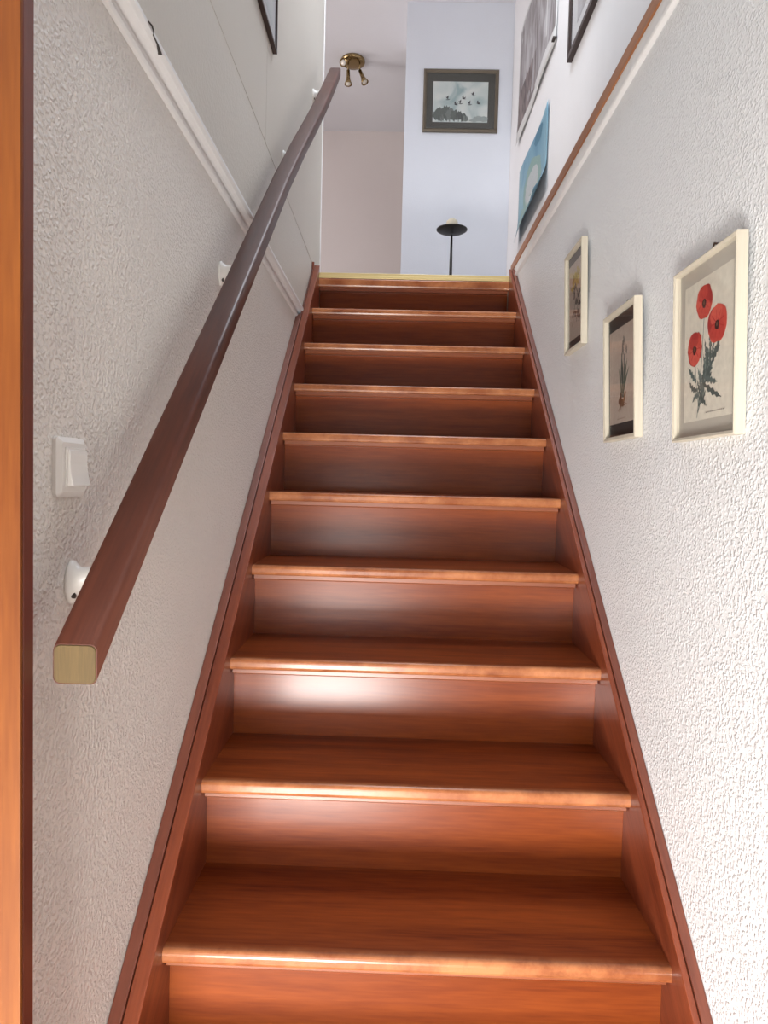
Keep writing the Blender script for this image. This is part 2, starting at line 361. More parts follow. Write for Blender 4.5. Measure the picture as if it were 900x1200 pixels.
# unseen hall door added to supply the low light: low pane, tall pane, rails
droot = bpy.data.objects.new('added_door_1', None); COL.objects.link(droot); droot.location = (-0.87, -1.80, 0); struct(droot, 'unseen white hall door added for low light, with two glass panes', 'door')
m = MB()
m.box((-0.87, -1.82, 0), (-0.75, -1.78, 2.05)); m.box((-0.09, -1.82, 0), (0.03, -1.78, 2.05))
m.box((-0.75, -1.82, 0), (-0.09, -1.78, 0.03)); m.box((-0.75, -1.82, 0.53), (-0.09, -1.78, 0.63)); m.box((-0.75, -1.82, 1.47), (-0.09, -1.78, 2.05))
put('door_leaf', m, 'white', droot)
for a, b in ((0.03, 0.53), (0.63, 1.47)):
    m = MB(); m.box((-0.75, -1.803, a), (-0.09, -1.797, b)); put('pane', m, 'glass', droot)

# white moulding along the left wall
prof = [(XL, 2.220), (XL + 0.006, 2.222), (XL + 0.009, 2.228), (XL + 0.006, 2.234), (XL + 0.003, 2.237), (XL + 0.004, 2.245), (XL + 0.012, 2.2465), (XL + 0.021, 2.250), (XL + 0.026, 2.257), (XL + 0.024, 2.267), (XLU - 0.0045, 2.2715), (XL, 2.2715)]
m = MB(); m.prism(prof, 'Y', -0.37, 1.672)
t = struct(put('trim_1', m, 'white', bevel=0.001), 'white painted moulding with a dark crack on the left wall', 'moulding')
for p in t.data.polygons: p.use_smooth = False
m = MB(); xs = XL + 0.0262
crk = [(-0.036, 2.2635), (-0.020, 2.2672), (-0.014, 2.2625), (-0.016, 2.256), (0.004, 2.2545), (0.014, 2.2515), (0.022, 2.2495)]
for (a, b) in zip(crk[:-1], crk[1:]):
    d = Vector((b[0] - a[0], b[1] - a[1])).normalized(); nx = Vector((-d.y, d.x)) * random.uniform(0.0003, 0.0007)
    k = len(m.v)
    for dx in (-0.006, 0.0006):
        for q in ((a[0] + nx.x, a[1] + nx.y), (a[0] - nx.x, a[1] - nx.y), (b[0] - nx.x, b[1] - nx.y), (b[0] + nx.x, b[1] + nx.y)): m.v.append((xs + dx, q[0], q[1]))
    for q in ((0, 1, 2, 3), (4, 5, 6, 7), (0, 1, 5, 4), (1, 2, 6, 5), (2, 3, 7, 6), (3, 0, 4, 7)): m.face([k + i for i in q])
put('crack', m, 'crack', t, label='dark jagged crack')
# white corner bead at the end of the upstairs left wall
m = MB(); m.box((XLU - 0.139, YEND - 0.012, LAND), (XLU + 0.003, YEND + 0.006, CEIL)); struct(put('trim_2', m, 'white', bevel=0.003), 'white vertical corner strip at the end of the left wall', 'trim')
# right-hand ledge: white bead, white fascia and brown edge board
prof = [(XR - 0.003, 2.497), (XR - 0.011, 2.499), (XR - 0.013, 2.505), (XR - 0.010, 2.510), (XR - 0.004, 2.512), (XR - 0.004, 2.552), (XR + 0.21, 2.552), (XR + 0.21, 2.497)]
m = MB(); m.prism(prof, 'Y', YF, 2.06); struct(put('trim_3', m, 'white', bevel=0.0012), 'white fascia with a bead along the top of the right wall', 'trim')
m = MB(); m.box((XR - 0.008, YF, 2.552), (XRU, 2.09, 2.587)); struct(put('trim_4', m, 'ledge', bevel=0.002), 'brown wooden edge board on top of the right wall', 'trim')
# wooden casing where the stairwell opens to the hall
croot = bpy.data.objects.new('trim_5', None); COL.objects.link(croot); croot.location = (-0.5, -0.385, 0); struct(croot, 'orange wooden post, its side painted dark as shade, at the foot of the stairs', 'casing')
m = MB(); m.box((-0.63, -0.3975, 0), (-0.4455, -0.3925, 2.24)); put('casing_board', m, 'casing', croot, bevel=0.001)
m = MB(); m.box((-0.60, -0.3925, 0), (-0.4455, -0.372, 2.24)); put('jamb_board', m, 'casing_shaded', croot, bevel=0.001, label='side board with shade painted dark red-brown')
m = MB(); m.box((0.505, -0.3975, 0), (0.64, -0.372, 2.24)); struct(put('trim_6', m, 'casing', bevel=0.002), 'orange wooden casing on the right of the stair opening', 'casing')

# ------------------------------------------------------------------ the staircase
stair = thing('staircase', 'glossy red-brown wooden staircase rising between two white walls', 'stairs', (0, -3 * GO, 0))
T = 0.027
# one tread: origin at the middle of its front top edge
def tread_mesh(depth, th):
    m = MB(); r = 0.010
    prof = [(r, 0.0)]
    prof = [(depth, 0.0), (depth, -th), (0.006, -th), (0.002, -th + 0.003), (0.0, -th + 0.008)]
    for i in range(6):
        a = math.pi - i * (math.pi / 2) / 5
        prof.append((r + r * math.cos(a), -r + r * math.sin(a)))
    k = []
    m.prism(prof, 'X', -HW + 0.0002, HW - 0.0002)
    return m
tm = tread_mesh(GO + OVER, T)
sm = MB(); sm.prism([(0.016, -T), (0.016, -T - 0.011), (0.019, -T - 0.014), (OVER, -T - 0.014), (OVER, -T)], 'X', -HW + 0.003, HW - 0.003)
rm = MB(); rm.box((-HW + 0.0002, 0, 0), (HW - 0.0002, 0.014, RISE - T))
t0 = r0 = s0 = None
for i in range(-3, 9):
    y, z = i * GO, Z1 + i * RISE
    loc = Vector((0, y, z)) - stair.location
    if t0 is None:
        t0 = put('tread', tm, 'tread'); t0.parent = stair; t0.location = loc
        s0 = put('nosing_strip', sm, 'strip'); s0.parent = t0
        r0 = put('riser', rm, 'riser'); r0.parent = stair
        tr, st, rs = t0, s0, r0
    else:
        tr = t0.copy(); COL.objects.link(tr); tr.parent = stair; tr.location = loc
        st = s0.copy(); COL.objects.link(st); st.parent = tr
        rs = r0.copy(); COL.objects.link(rs); rs.parent = stair
    rs.location = Vector((0, y + OVER, z - RISE)) - stair.location
rs = r0.copy(); COL.objects.link(rs); rs.parent = stair; rs.location = Vector((0, YTOP + OVER, Z1 + 8 * RISE)) - stair.location
# landing nosing with brass strip
ZT = Z1 + 9 * RISE
m = tread_mesh(0.09, 0.040); ln = put('landing_nosing', m, 'tread'); ln.parent = stair; ln.location = Vector((0, YTOP, ZT)) - stair.location
m = MB(); m.prism([(0.016, -0.040), (0.016, -0.053), (OVER, -0.053), (OVER, -0.040)], 'X', -HW + 0.003, HW - 0.003)
o = put('nosing_strip', m, 'strip'); o.parent = ln
m = MB(); m.box((-HW - 0.008, YTOP + 0.001, ZT), (HW + 0.012, YTOP + 0.029, ZT + 0.011)); m.box((-HW - 0.008, YTOP + 0.004, ZT + 0.011), (HW + 0.012, YTOP + 0.029, ZT + 0.024))
put('brass_edge_strip', m, 'brass_strip', stair, bevel=0.0015, label='pale brass edging strip')
# stringers
def stringer_prof(up, down, yend):
    top = lambda y: Z1 + SL * y + up
    bot = lambda y: Z1 + SL * y - down
    yt0 = (0.0 - Z1 - up) / SL; yb0 = (0.0 - Z1 + down) / SL
    ys = -3 * GO - 0.03
    return [(ys, 0.0), (yb0, 0.0), (yend, bot(yend)), (yend, top(yend)), (ys, top(ys))]
def bow(s): return s
for sgn, xi, xg, xo in ((-1, -HW, -0.4555, XL), (1, HW, 0.4415, XR)):
    m = MB(); m.prism(stringer_prof(0.045, 0.23, 1.995), 'X', min(xi, xg), max(xi, xg))
    s = put('stringer', m, 'string', stair, bevel=0.002)
    xa = xg + sgn * 0.0015; xo = xo - sgn * 0.0006
    pr = stringer_prof(0.0475, 0.06, 1.636 if sgn < 0 else 1.99)
    m = MB(); m.prism(pr, 'X', min(xa, xo), max(xa, xo)); put('stringer_cap', m, 'cap', s, bevel=0.002)
    if sgn < 0:                                  # the smooth wall stands further out above the moulding: the cap is narrower there
        tp = lambda y: Z1 + SL * y
        m = MB(); m.prism([(1.6365, tp(1.6365) - 0.06), (1.99, tp(1.99) - 0.06), (1.99, tp(1.99) + 0.0475), (1.6365, tp(1.6365) + 0.0475)], 'X', XLU + 0.0006, xa)
        put('stringer_cap', m, 'cap', s, bevel=0.0015)
# small splintered end of the left stringer at the landing
m = MB(); m.prism([(1.960, 2.51), (1.995, 2.51), (1.975, 2.548), (1.966, 2.548)], 'X', XLU + 0.0005, XLU + 0.010)
put('stringer_tip', m, 'cap', stair)

# ------------------------------------------------------------------ handrail
hr = thing('handrail', 'dark wooden handrail on white brackets along the left wall', 'handrail', (-0.412, -0.3465, 1.35))
path = [(-0.3465, -0.412), (0.3, -0.412), (0.9, -0.412), (1.15, -0.405), (1.35, -0.396), (1.55, -0.389), (1.8, -0.385), (2.03, -0.383)]
RZ0 = 1.3513; RS = 0.869
def rail_ring(x, y, z, w=0.0505, h=0.046, r=0.0075, n=5):
    pts = []
    for cx, cz, a0 in ((w / 2 - r, h / 2 - r, 0), (-w / 2 + r, h / 2 - r, 90), (-w / 2 + r, -h / 2 + r, 180), (w / 2 - r, -h / 2 + r, 270)):
        for i in range(n):
            a = math.radians(a0 + 90 * i / (n - 1)); pts.append((x + cx + r * math.cos(a), y, z + cz + r * math.sin(a)))
    return pts
m = MB(); m.sweep([rail_ring(x, y, RZ0 + (y - path[0][0]) * RS) for y, x in path], True, True)
put('rail', m, 'rail', hr, label='dark brown varnished rail')
m = MB(); a = rail_ring(-0.412, -0.3465, RZ0, 0.0485, 0.044); b = rail_ring(-0.412, -0.3476, RZ0, 0.0470, 0.0425)
m.sweep([a, b]); put('end_face', m, 'raw_end', hr, label='worn yellowish end grain')
for (yb, xw, zb) in ((-0.221, XL, 1.424), (0.490, XL, 2.042), (1.185, XLU, 2.632), (1.885, XLU, 3.232)):
    xr = [x for y, x in path if y <= yb + 0.4][-1] if yb > 0 else -0.412
    zr = RZ0 + (yb - path[0][0]) * RS; up_ = zr - 0.022 - zb
    m = MB()
    rings = []
    for (d, ry, rz, dz) in ((0.0, 0.019, 0.029, 0), (0.004, 0.019, 0.029, 0), (0.006, 0.017, 0.026, 0), (0.013, 0.012, 0.016, 0.004), (0.024, 0.009, 0.011, 0.010), (0.036, 0.008, 0.009, up_ * 0.45), (xr - xw - 0.012, 0.008, 0.008, up_)):
        rings.append([(xw + d, yb + ry * math.cos(2 * math.pi * j / 20), zb + dz + rz * math.sin(2 * math.pi * j / 20)) for j in range(20)])
    m.sweep(rings, True, True)
    bo = put('bracket', m, 'bracket', hr, label='white painted wall bracket')
    m = MB(); m.lathe([(0.0001, 0.0145), (0.0042, 0.0140), (0.0045, 0.004)], (xw - 0.004, yb - 0.008, zb - 0.016), (1, 0, 0), 12)
    put('screw', m, 'dark_metal', bo)

# ------------------------------------------------------------------ light switch
sw = thing('light_switch', 'white rocker light switch on the plaster beside the handrail', 'light switch', (XL, -0.226, 1.574))
sy0, sy1, sz0, sz1 = -0.270, -0.194, 1.5365, 1.613
m = MB()
def yzring(x, y0, y1, z0, z1, r):
    pts = []
    for cy, cz, a0 in ((y1 - r, z1 - r, 0), (y0 + r, z1 - r, 90), (y0 + r, z0 + r, 180), (y1 - r, z0 + r, 270)):
        for i in range(5):
            a = math.radians(a0 + 22.5 * i); pts.append((x, cy + r * math.cos(a), cz + r * math.sin(a)))
    return pts
m.sweep([yzring(XL, sy0, sy1, sz0, sz1, 0.007), yzring(XL + 0.005, sy0, sy1, sz0, sz1, 0.007), yzring(XL + 0.0095, sy0 + 0.007, sy1 - 0.007, sz0 + 0.007, sz1 - 0.007, 0.004), yzring(XL + 0.0095, sy0 + 0.010, sy1 - 0.010, sz0 + 0.010, sz1 - 0.010, 0.003)])
put('frame_plate', m, 'plastic', sw)
m = MB(); m.box((XL + 0.0095, sy0 + 0.013, sz0 + 0.013), (XL + 0.0112, sy1 - 0.010, sz1 - 0.013)); put('insert', m, 'plastic', sw, bevel=0.0006)
m = MB(); a0, a1 = sy0 + 0.017, sy1 - 0.012
prof = [(XL + 0.011, sz0 + 0.015), (XL + 0.0185, sz0 + 0.015), (XL + 0.0155, sz0 + 0.03), (XL + 0.0145, (sz0 + sz1) / 2 + 0.004), (XL + 0.0145, sz1 - 0.022), (XL + 0.0135, sz1 - 0.016), (XL + 0.011, sz1 - 0.016)]
m.prism(prof, 'Y', a0, a1); put('rocker', m, 'plastic', sw, bevel=0.0008)

# ------------------------------------------------------------------ framed pictures on the right wall
def ellipse(cx, cy, rx, ry, n=18, rot=0.0, wob=0.0, seed=0):
    rnd = random.Random(seed); out = []
    for j in range(n):
        a = 2 * math.pi * j / n; k = 1 + rnd.uniform(-wob, wob)
        x, y = rx * k * math.cos(a), ry * k * math.sin(a)
        out.append((cx + x * math.cos(rot) - y * math.sin(rot), cy + x * math.sin(rot) + y * math.cos(rot)))
    return out
def leaf(x0, y0, x1, y1, w, jag=0, seed=0):
    """pointed leaf from base to tip, optionally toothed"""
    rnd = random.Random(seed); d = Vector((x1 - x0, y1 - y0)); n = Vector((-d.y, d.x)).normalized(); L = d.length
    bend = rnd.uniform(-0.12, 0.12) * L
    ks = 9; left, right = [], []
    for i in range(ks + 1):
        t = i / ks; c = Vector((x0, y0)) + d * t + n * bend * math.sin(math.pi * t)
        ww = w * math.sin(math.pi * min(0.98, 0.08 + 0.9 * t)) ** 0.8
        if jag: ww *= (1.5 if i % 2 else 0.55)
        left.append(tuple(c + n * ww)); right.append(tuple(c - n * ww))
    return left, right
class Art:
    """flat print drawn on a plane: o = lower left corner, ux = right, uz = up, nn = towards the viewer (metres)"""
    def __init__(s, o, ux, uz, nn, w, h): s.m = MB(); s.o, s.ux, s.uz, s.nn, s.w, s.h = Vector(o), Vector(ux), Vector(uz), Vector(nn), w, h; s.layer = 0.00012
    def P(s, u, v): return s.o + s.ux * (u * s.w) + s.uz * (v * s.h) + s.nn * s.layer
    def poly(s, pts, col): s.m.poly([s.P(*p) for p in pts], col); s.layer += 0.000012
    def blade(s, x0, y0, x1, y1, w, col, jag=0, seed=0):
        l, r = leaf(x0, y0, x1, y1, w, jag, seed)
        for i in range(len(l) - 1): s.m.poly([s.P(*l[i]), s.P(*r[i]), s.P(*r[i + 1]), s.P(*l[i + 1])], col)
        s.layer += 0.000008
    def line(s, pts, w, col):
        for a, b in zip(pts[:-1], pts[1:]):
            d = Vector((b[0] - a[0], b[1] - a[1])).normalized(); n = Vector((-d.y, d.x)) * w
            s.m.poly([s.P(a[0] + n.x, a[1] + n.y), s.P(a[0] - n.x, a[1] - n.y), s.P(b[0] - n.x, b[1] - n.y), s.P(b[0] + n.x, b[1] + n.y)], col)
        s.layer += 0.000006
def framed_right(label, yn, yf, z0, z1, lean, fw, dep, mount, mount_w, mount_h, paper, draw):
    """wooden frame on the right wall; yn = near edge, yf = far edge; lean = how far the top stands off the wall"""
    c = Vector((XR, (yn + yf) / 2, z0)); w, h = yf - yn, z1 - z0
    root = thing('framed_botanical_print', label, 'picture', c, 'botanical prints on the right wall')
    up = Vector((-lean, 0, h)).normalized(); nn = Vector((-up.z, 0, up.x)); ux = Vector((0, -1, 0))
    o = Vector((XR - 0.0005, yf, z0))           # lower left corner at the back
    def P(u, v, d): return o + ux * u + up * v + nn * d
    def bar(a, b, c_, d_):                      # mitred bar: outer edge a-b, inner edge c_-d_
        m = MB(); lip = 0.0035
        ring = lambda p, q: [P(*p, 0), P(*p, dep), P(*[(2 * x + y) / 3 for x, y in zip(p, q)], dep + 0.0012), P(*q, dep - 0.001), P(*q, 0.002)]
        m.sweep([ring(a, d_), ring(b, c_)]); return m
    O = [(0, 0), (w, 0), (w, h), (0, h)]; I = [(fw, fw), (w - fw, fw), (w - fw, h - fw), (fw, h - fw)]
    for i in range(4):
        put('frame_bar', bar(O[i], O[(i + 1) % 4], I[(i + 1) % 4], I[i]), 'cream', root)
    def slab(u0, u1, v0, v1, d0, d1):
        m = MB(); k = 0
        m.v = [P(u0, v0, d0), P(u1, v0, d0), P(u1, v1, d0), P(u0, v1, d0), P(u0, v0, d1), P(u1, v0, d1), P(u1, v1, d1), P(u0, v1, d1)]
        for q in ((0, 3, 2, 1), (4, 5, 6, 7), (0, 1, 5, 4), (1, 2, 6, 5), (2, 3, 7, 6), (3, 0, 4, 7)): m.face(q)
        return m
    put('mount_board', slab(fw, w - fw, fw, h - fw, 0.004, 0.006), mount, root)
    px0, px1, pz0, pz1 = fw + mount_w, w - fw - mount_w, fw + mount_h, h - fw - mount_h
    art = Art(P(px0, pz0, 0.0061), ux, up, nn, px1 - px0, pz1 - pz0)
    art.poly([(0, 0), (1, 0), (1, 1), (0, 1)], paper); draw(art)
    put('botanical_print', art.m, 'art', root, fixn=False)
    put('glass_pane', slab(fw, w - fw, fw, h - fw, 0.0085, 0.0095), 'glass', root)
    hk = MB(); top = P(w * 0.52, h, 0)
    hk.tube([(XR, top.y, top.z + 0.016), (XR - 0.010, top.y, top.z + 0.017), (XR - 0.011, top.y + 0.002, top.z + 0.010), (XR - 0.008, top.y, top.z - 0.002)], 0.0022, 8)
    put('picture_hook', hk, 'nail', root)
    return root
G1, G2, G3 = (0.115, 0.155, 0.145), (0.18, 0.225, 0.20), (0.075, 0.105, 0.10)
def poppies(a):
    # stems
    a.line([(0.30, 0.02), (0.36, 0.25), (0.40, 0.50), (0.43, 0.74)], 0.006, G2)
    a.line([(0.32, 0.06), (0.45, 0.25), (0.58, 0.42), (0.68, 0.56)], 0.008, G1)
    a.line([(0.33, 0.10), (0.28, 0.26), (0.24, 0.44)], 0.006, G2)
    rnd = random.Random(3)
    for i in range(46):
        t = rnd.uniform(0.0, 1.0); bx, by = 0.33 + 0.27 * t + rnd.uniform(-.05, .05), 0.10 + 0.34 * t + rnd.uniform(-.02, .03)
        an = rnd.choice((rnd.uniform(0.9, 1.5), rnd.uniform(1.6, 2.3), rnd.uniform(0.2, 0.9))); L = rnd.uniform(0.09, 0.19)
        a.blade(bx, by, bx + L * math.cos(an) * 0.9, by + L * math.sin(an), 0.016, rnd.choice((G1, G2, G3)), 1, i)
    for (x0, y0, x1, y1) in ((0.42, 0.26, 0.80, 0.13), (0.45, 0.30, 0.72, 0.24), (0.34, 0.16, 0.50, 0.09), (0.28, 0.28, 0.10, 0.40), (0.30, 0.22, 0.12, 0.30), (0.34, 0.18, 0.20, 0.14), (0.60, 0.42, 0.80, 0.60), (0.58, 0.36, 0.76, 0.48)):
        a.blade(x0, y0, x1, y1, 0.020, random.Random(int(x1 * 100)).choice((G1, G3)), 1, int(x0 * 977 + y1 * 31))
    reds = [(0.50, 0.055, 0.040), (0.60, 0.095, 0.068), (0.38, 0.032, 0.028), (0.55, 0.070, 0.050)]
    for k, (cx, cy, rx, ry) in enumerate(((0.43, 0.83, 0.165, 0.118), (0.70, 0.635, 0.19, 0.128), (0.24, 0.525, 0.155, 0.122))):
        for j, (dx, dy, sx, sy, rt) in enumerate(((0, 0, 1.0, 1.0, 0), (-0.35, 0.25, .66, .7, .3), (0.38, 0.18, .60, .75, -.3), (0.02, -0.42, .78, .56, 0), (-0.1, 0.5, .62, .48, 0.2))):
            a.poly(ellipse(cx + dx * rx, cy + dy * ry, rx * sx, ry * sy, 20, rt, 0.07, 11 * k + j), reds[(j + k) % 4])
        for j in range(9):
            an = j * 0.7 + k
            a.line([(cx, cy), (cx + rx * .75 * math.cos(an), cy + ry * .75 * math.sin(an))], 0.0035, (0.42, 0.022, 0.02))
        a.poly(ellipse(cx, cy - 0.01, 0.040, 0.034, 12, 0, .15, k), (0.05, 0.012, 0.014)); a.poly(ellipse(cx, cy - 0.004, 0.016, 0.016, 8), (0.16, 0.09, 0.05))
    for i in range(9): a.line([(0.50 + i * 0.043, 0.045), (0.50 + i * 0.043 + 0.028, 0.047)], 0.0035, (0.22, 0.20, 0.18))
    a.line([(0.46, 0.10), (0.53, 0.103)], 0.003, (0.30, 0.27, 0.24))
def bulb_plant(a):
    rnd = random.Random(5)
    for i, (x, top) in enumerate(((0.42, .60), (0.46, .72), (0.52, .84), (0.56, .70), (0.62, .62), (0.68, .66), (0.74, .55), (0.36, .58))):
        a.blade(0.50 + rnd.uniform(-.05, .05), 0.26, x, top, 0.020, rnd.choice(((0.075, .11, .085), (.13, .165, .12), (.055, .08, .07))), 0, i)
    for i, (x, y) in enumerate(((0.50, .80), (0.55, .84), (0.53, .75), (0.66, .74), (0.57, .66))):
        a.blade(x, y - .05, x + rnd.uniform(-.04, .04), y + .06, 0.022, (0.13, 0.14, 0.13), 1, i + 30)
    for i in range(7): a.poly(ellipse(0.47 + rnd.uniform(-.09, .11), 0.23 + rnd.uniform(-.035, .035), 0.07, 0.032, 12, rnd.uniform(0, 3), .2, i), rnd.choice(((.15, .075, .035), (.22, .12, .06), (.10, .05, .028))))
    for i in range(12): a.line([(0.50, 0.22), (0.5 + rnd.uniform(-.2, .2), 0.13 + rnd.uniform(-.03, .05))], 0.003, (.17, .10, .06))
    a.line([(0.30, 0.045), (0.60, 0.048)], 0.003, (.25, .2, .17))
def yellow_plant(a):
    rnd = random.Random(9)
    for i, (cx, cy) in enumerate(((0.40, .80), (0.62, .84), (0.30, .70), (0.55, .73))):
        for j in range(5):
            an = j * 1.256 + i
            a.blade(cx, cy, cx + .15 * math.cos(an), cy + .085 * math.sin(an), 0.035, rnd.choice(((.34, .26, .07), (.24, .19, .07), (.42, .33, .10))), 0, j + i * 7)
    a.line([(0.42, .74), (0.58, .58), (0.62, .42), (0.52, .2)], 0.012, (.06, .065, .06)); a.line([(0.50, .52), (0.36, .36), (0.25, .18)], 0.010, (.07, .075, .07))
    for i in range(16):
        x, y = rnd.uniform(.28, .75), rnd.uniform(.25, .66); an = rnd.uniform(-2.6, .6)
        a.blade(x, y, x + .17 * math.cos(an), y + .07 * math.sin(an), 0.032, rnd.choice(((.055, .06, .06), (.10, .11, .10))), 0, i)
framed_right('large-flowered print of three red poppies in a cream frame', -0.0855, 0.139, 1.651, 1.949, 0.010, 0.0065, 0.016, 'mat_grey', 0.021, 0.026, (0.70, 0.66, 0.56), poppies)
framed_right('cream framed print of green stems with brown bulb roots', 0.3290, 0.540, 1.674, 1.968, 0.013, 0.0095, 0.0165, 'mat_dark', 0.008, 0.030, (0.46, 0.39, 0.33), bulb_plant)
framed_right('cream framed print of yellow flowers with dark leaves', 0.7750, 0.962, 1.960, 2.250, 0.010, 0.0095, 0.0165, 'mat_dark', 0.004, 0.026, (0.42, 0.36, 0.31), yellow_plant)

# ------------------------------------------------------------------ upstairs: painting on the chimney breast
root = thing('framed_painting', 'bronze framed painting of birds flying over trees on the chimney breast', 'picture', (0.32, YCH, 4.0))
px0, px1, pz0, pz1 = 0.060, 0.580, 4.001, 4.423
for (a, b) in (((px0, pz0), (px1, pz0)), ((px1, pz0), (px1, pz1)), ((px1, pz1), (px0, pz1)), ((px0, pz1), (px0, pz0))):
    cx, cz = (px0 + px1) / 2, (pz0 + pz1) / 2; fw = 0.024
    inn = lambda p: (p[0] + math.copysign(fw, cx - p[0]), p[1] + math.copysign(fw, cz - p[1]))
    def ring(p):
        q = inn(p); k = tuple((x * .55 + y * .45) for x, y in zip(p, q))
        return [(p[0], YCH, p[1]), (p[0], YCH - 0.018, p[1]), (k[0], YCH - 0.026, k[1]), (q[0], YCH - 0.014, q[1]), (q[0], YCH - 0.001, q[1])]
    m = MB(); m.sweep([ring(a), ring(b)]); put('frame_bar', m, 'frame_bronze', root)
m = MB(); m.box((px0 + 0.02, YCH - 0.010, pz0 + 0.02), (px1 - 0.02, YCH - 0.004, pz1 - 0.02)); put('mount_board', m, 'mat_charcoal', root)
m = MB(); ax0, ax1, az0, az1 = 0.128, 0.508, 4.068, 4.342
m.box((ax0, YCH - 0.0115, az0), (ax1, YCH - 0.010, az1)); put('painted_sky', m, 'sky_print', root)
art = Art((ax0, YCH - 0.0117, az0), (1, 0, 0), (0, 0, 1), (0, -1, 0), ax1 - ax0, az1 - az0)
rnd = random.Random(2)
for (u, w_, h_) in ((0.06, .10, .30), (0.15, .11, .36), (0.24, .10, .42), (0.33, .10, .34), (0.40, .09, .31), (0.48, .08, .28), (0.56, .07, .22), (0.60, .06, .16), (0.82, .10, .16), (0.93, .09, .17), (0.74, .09, .08)):
    c = rnd.choice(((.10, .115, .105), (.15, .17, .16), (.075, .085, .08))) if u < .65 else (.30, .34, .33)
    art.poly(ellipse(max(u, w_ * .9), h_ * .55, w_ * .85, h_ * .42, 22, 0, .22, int(u * 100)), c)
for i in range(22):
    u = rnd.uniform(0.02, .60); art.line([(u, 0.01), (u + rnd.uniform(-.01, .01), rnd.uniform(.08, .2))], .004, rnd.choice(((.20, .22, .21), (.06, .07, .065))))
for (u, v, f) in ((0.27, .57, 1), (0.42, .43, -1), (0.50, .47, 1), (0.56, .58, -1), (0.67, .45, 1), (0.73, .67, 1), (0.83, .46, -1)):
    bd = Art((ax0, YCH - 0.0118, az0), (1, 0, 0), (0, 0, 1), (0, -1, 0), ax1 - ax0, az1 - az0); bd.layer = 0.0005
    bd.blade(u - .035, v - .015 * f, u + .045, v - .005, .010, (.03, .03, .035), 0, 1)
    bd.blade(u, v, u + .012 * f, v + .085, .014, (.04, .04, .045), 0, 2); bd.blade(u - .005, v, u - .035 * f, v + .05, .010, (.05, .05, .055), 0, 3)
    put('painted_bird', bd.m, 'art', root, fixn=False)
put('painted_trees', art.m, 'art', root, fixn=False)
m = MB(); m.box((px0 + 0.023, YCH - 0.0135, pz0 + 0.023), (px1 - 0.023, YCH - 0.0128, pz1 - 0.023)); put('glass_pane', m, 'glass', root)

# ------------------------------------------------------------------ upstairs: brass spotlight on the ceiling
FX, FY = -0.487, 4.33
sp = thing('ceiling_spotlight', 'small brass spotlight cluster on the upstairs ceiling', 'ceiling light', (FX, FY, CEIL))
m = MB(); m.lathe([(0.092, 0.0), (0.096, 0.006), (0.094, 0.018), (0.080, 0.028), (0.040, 0.034), (0.0, 0.036)], (FX, FY, CEIL), (0, 0, -1), 32)
put('ceiling_plate', m, 'brass', sp)
for (dx, dy, d, kind) in ((-0.035, -0.02, (0.03, -0.10, -1), 0), (0.055, -0.02, (0.42, -0.20, -1), 0), (-0.055, -0.06, (-0.15, -1.0, -0.45), 1)):
    st_ = Vector((FX + dx, FY + dy, CEIL - 0.03)); d = Vector(d).normalized()
    jo = st_ + Vector((0, 0, -0.035 if kind else -0.055))
    m = MB(); m.tube([st_, st_ + Vector((0, -0.004, -0.02)), jo], 0.006, 8); arm = put('arm', m, 'brass', sp)
    m = MB(); L = 0.12 if not kind else 0.075
    m.lathe([(0.004, 0.0), (0.013, 0.006), (0.015, L * .55), (0.020, L * .75), (0.030, L), (0.027, L), (0.016, L * .8), (0.0, L * .78)], jo, d, 18)
    so = put('spot_shade', m, 'brass', sp)
    m = MB(); m.lathe([(0.0, L * .8), (0.014, L * .82), (0.021, L * .93), (0.017, L * 1.0), (0.0, L * 1.02)], jo, d, 14); put('bulb', m, 'bulb', so)

# ------------------------------------------------------------------ upstairs: stand with dish
LX, LY = 0.252, 3.2
lp = thing('floor_lamp', 'slender black stand with a shallow dish and pale dome on the landing', 'lamp', (LX, LY, LAND))
m = MB(); m.lathe([(0.10, 0), (0.10, 0.008), (0.03, 0.018), (0.014, 0.03), (0, 0.03)], (LX, LY, LAND), (0, 0, 1), 28); put('base', m, 'black', lp)
m = MB(); m.lathe([(0.0135, 0.02), (0.012, 0.2), (0.009, 0.45), (0.0065, 0.62), (0.0, 0.62)], (LX, LY, LAND), (0, 0, 1), 14); put('pole', m, 'black', lp)
m = MB(); m.lathe([(0.007, 0.628), (0.050, 0.634), (0.084, 0.643), (0.097, 0.651), (0.097, 0.655), (0.092, 0.655), (0.06, 0.645), (0.0, 0.642)], (LX, LY, LAND), (0, 0, 1), 36); put('dish', m, 'black', lp)
m = MB(); m.lathe([(0.038, 0.645), (0.038, 0.690), (0.034, 0.705), (0.020, 0.717), (0.0, 0.722)], (LX, LY, LAND), (0, 0, 1), 24); put('dome', m, 'cream_dome', lp, label='pale beige dome')

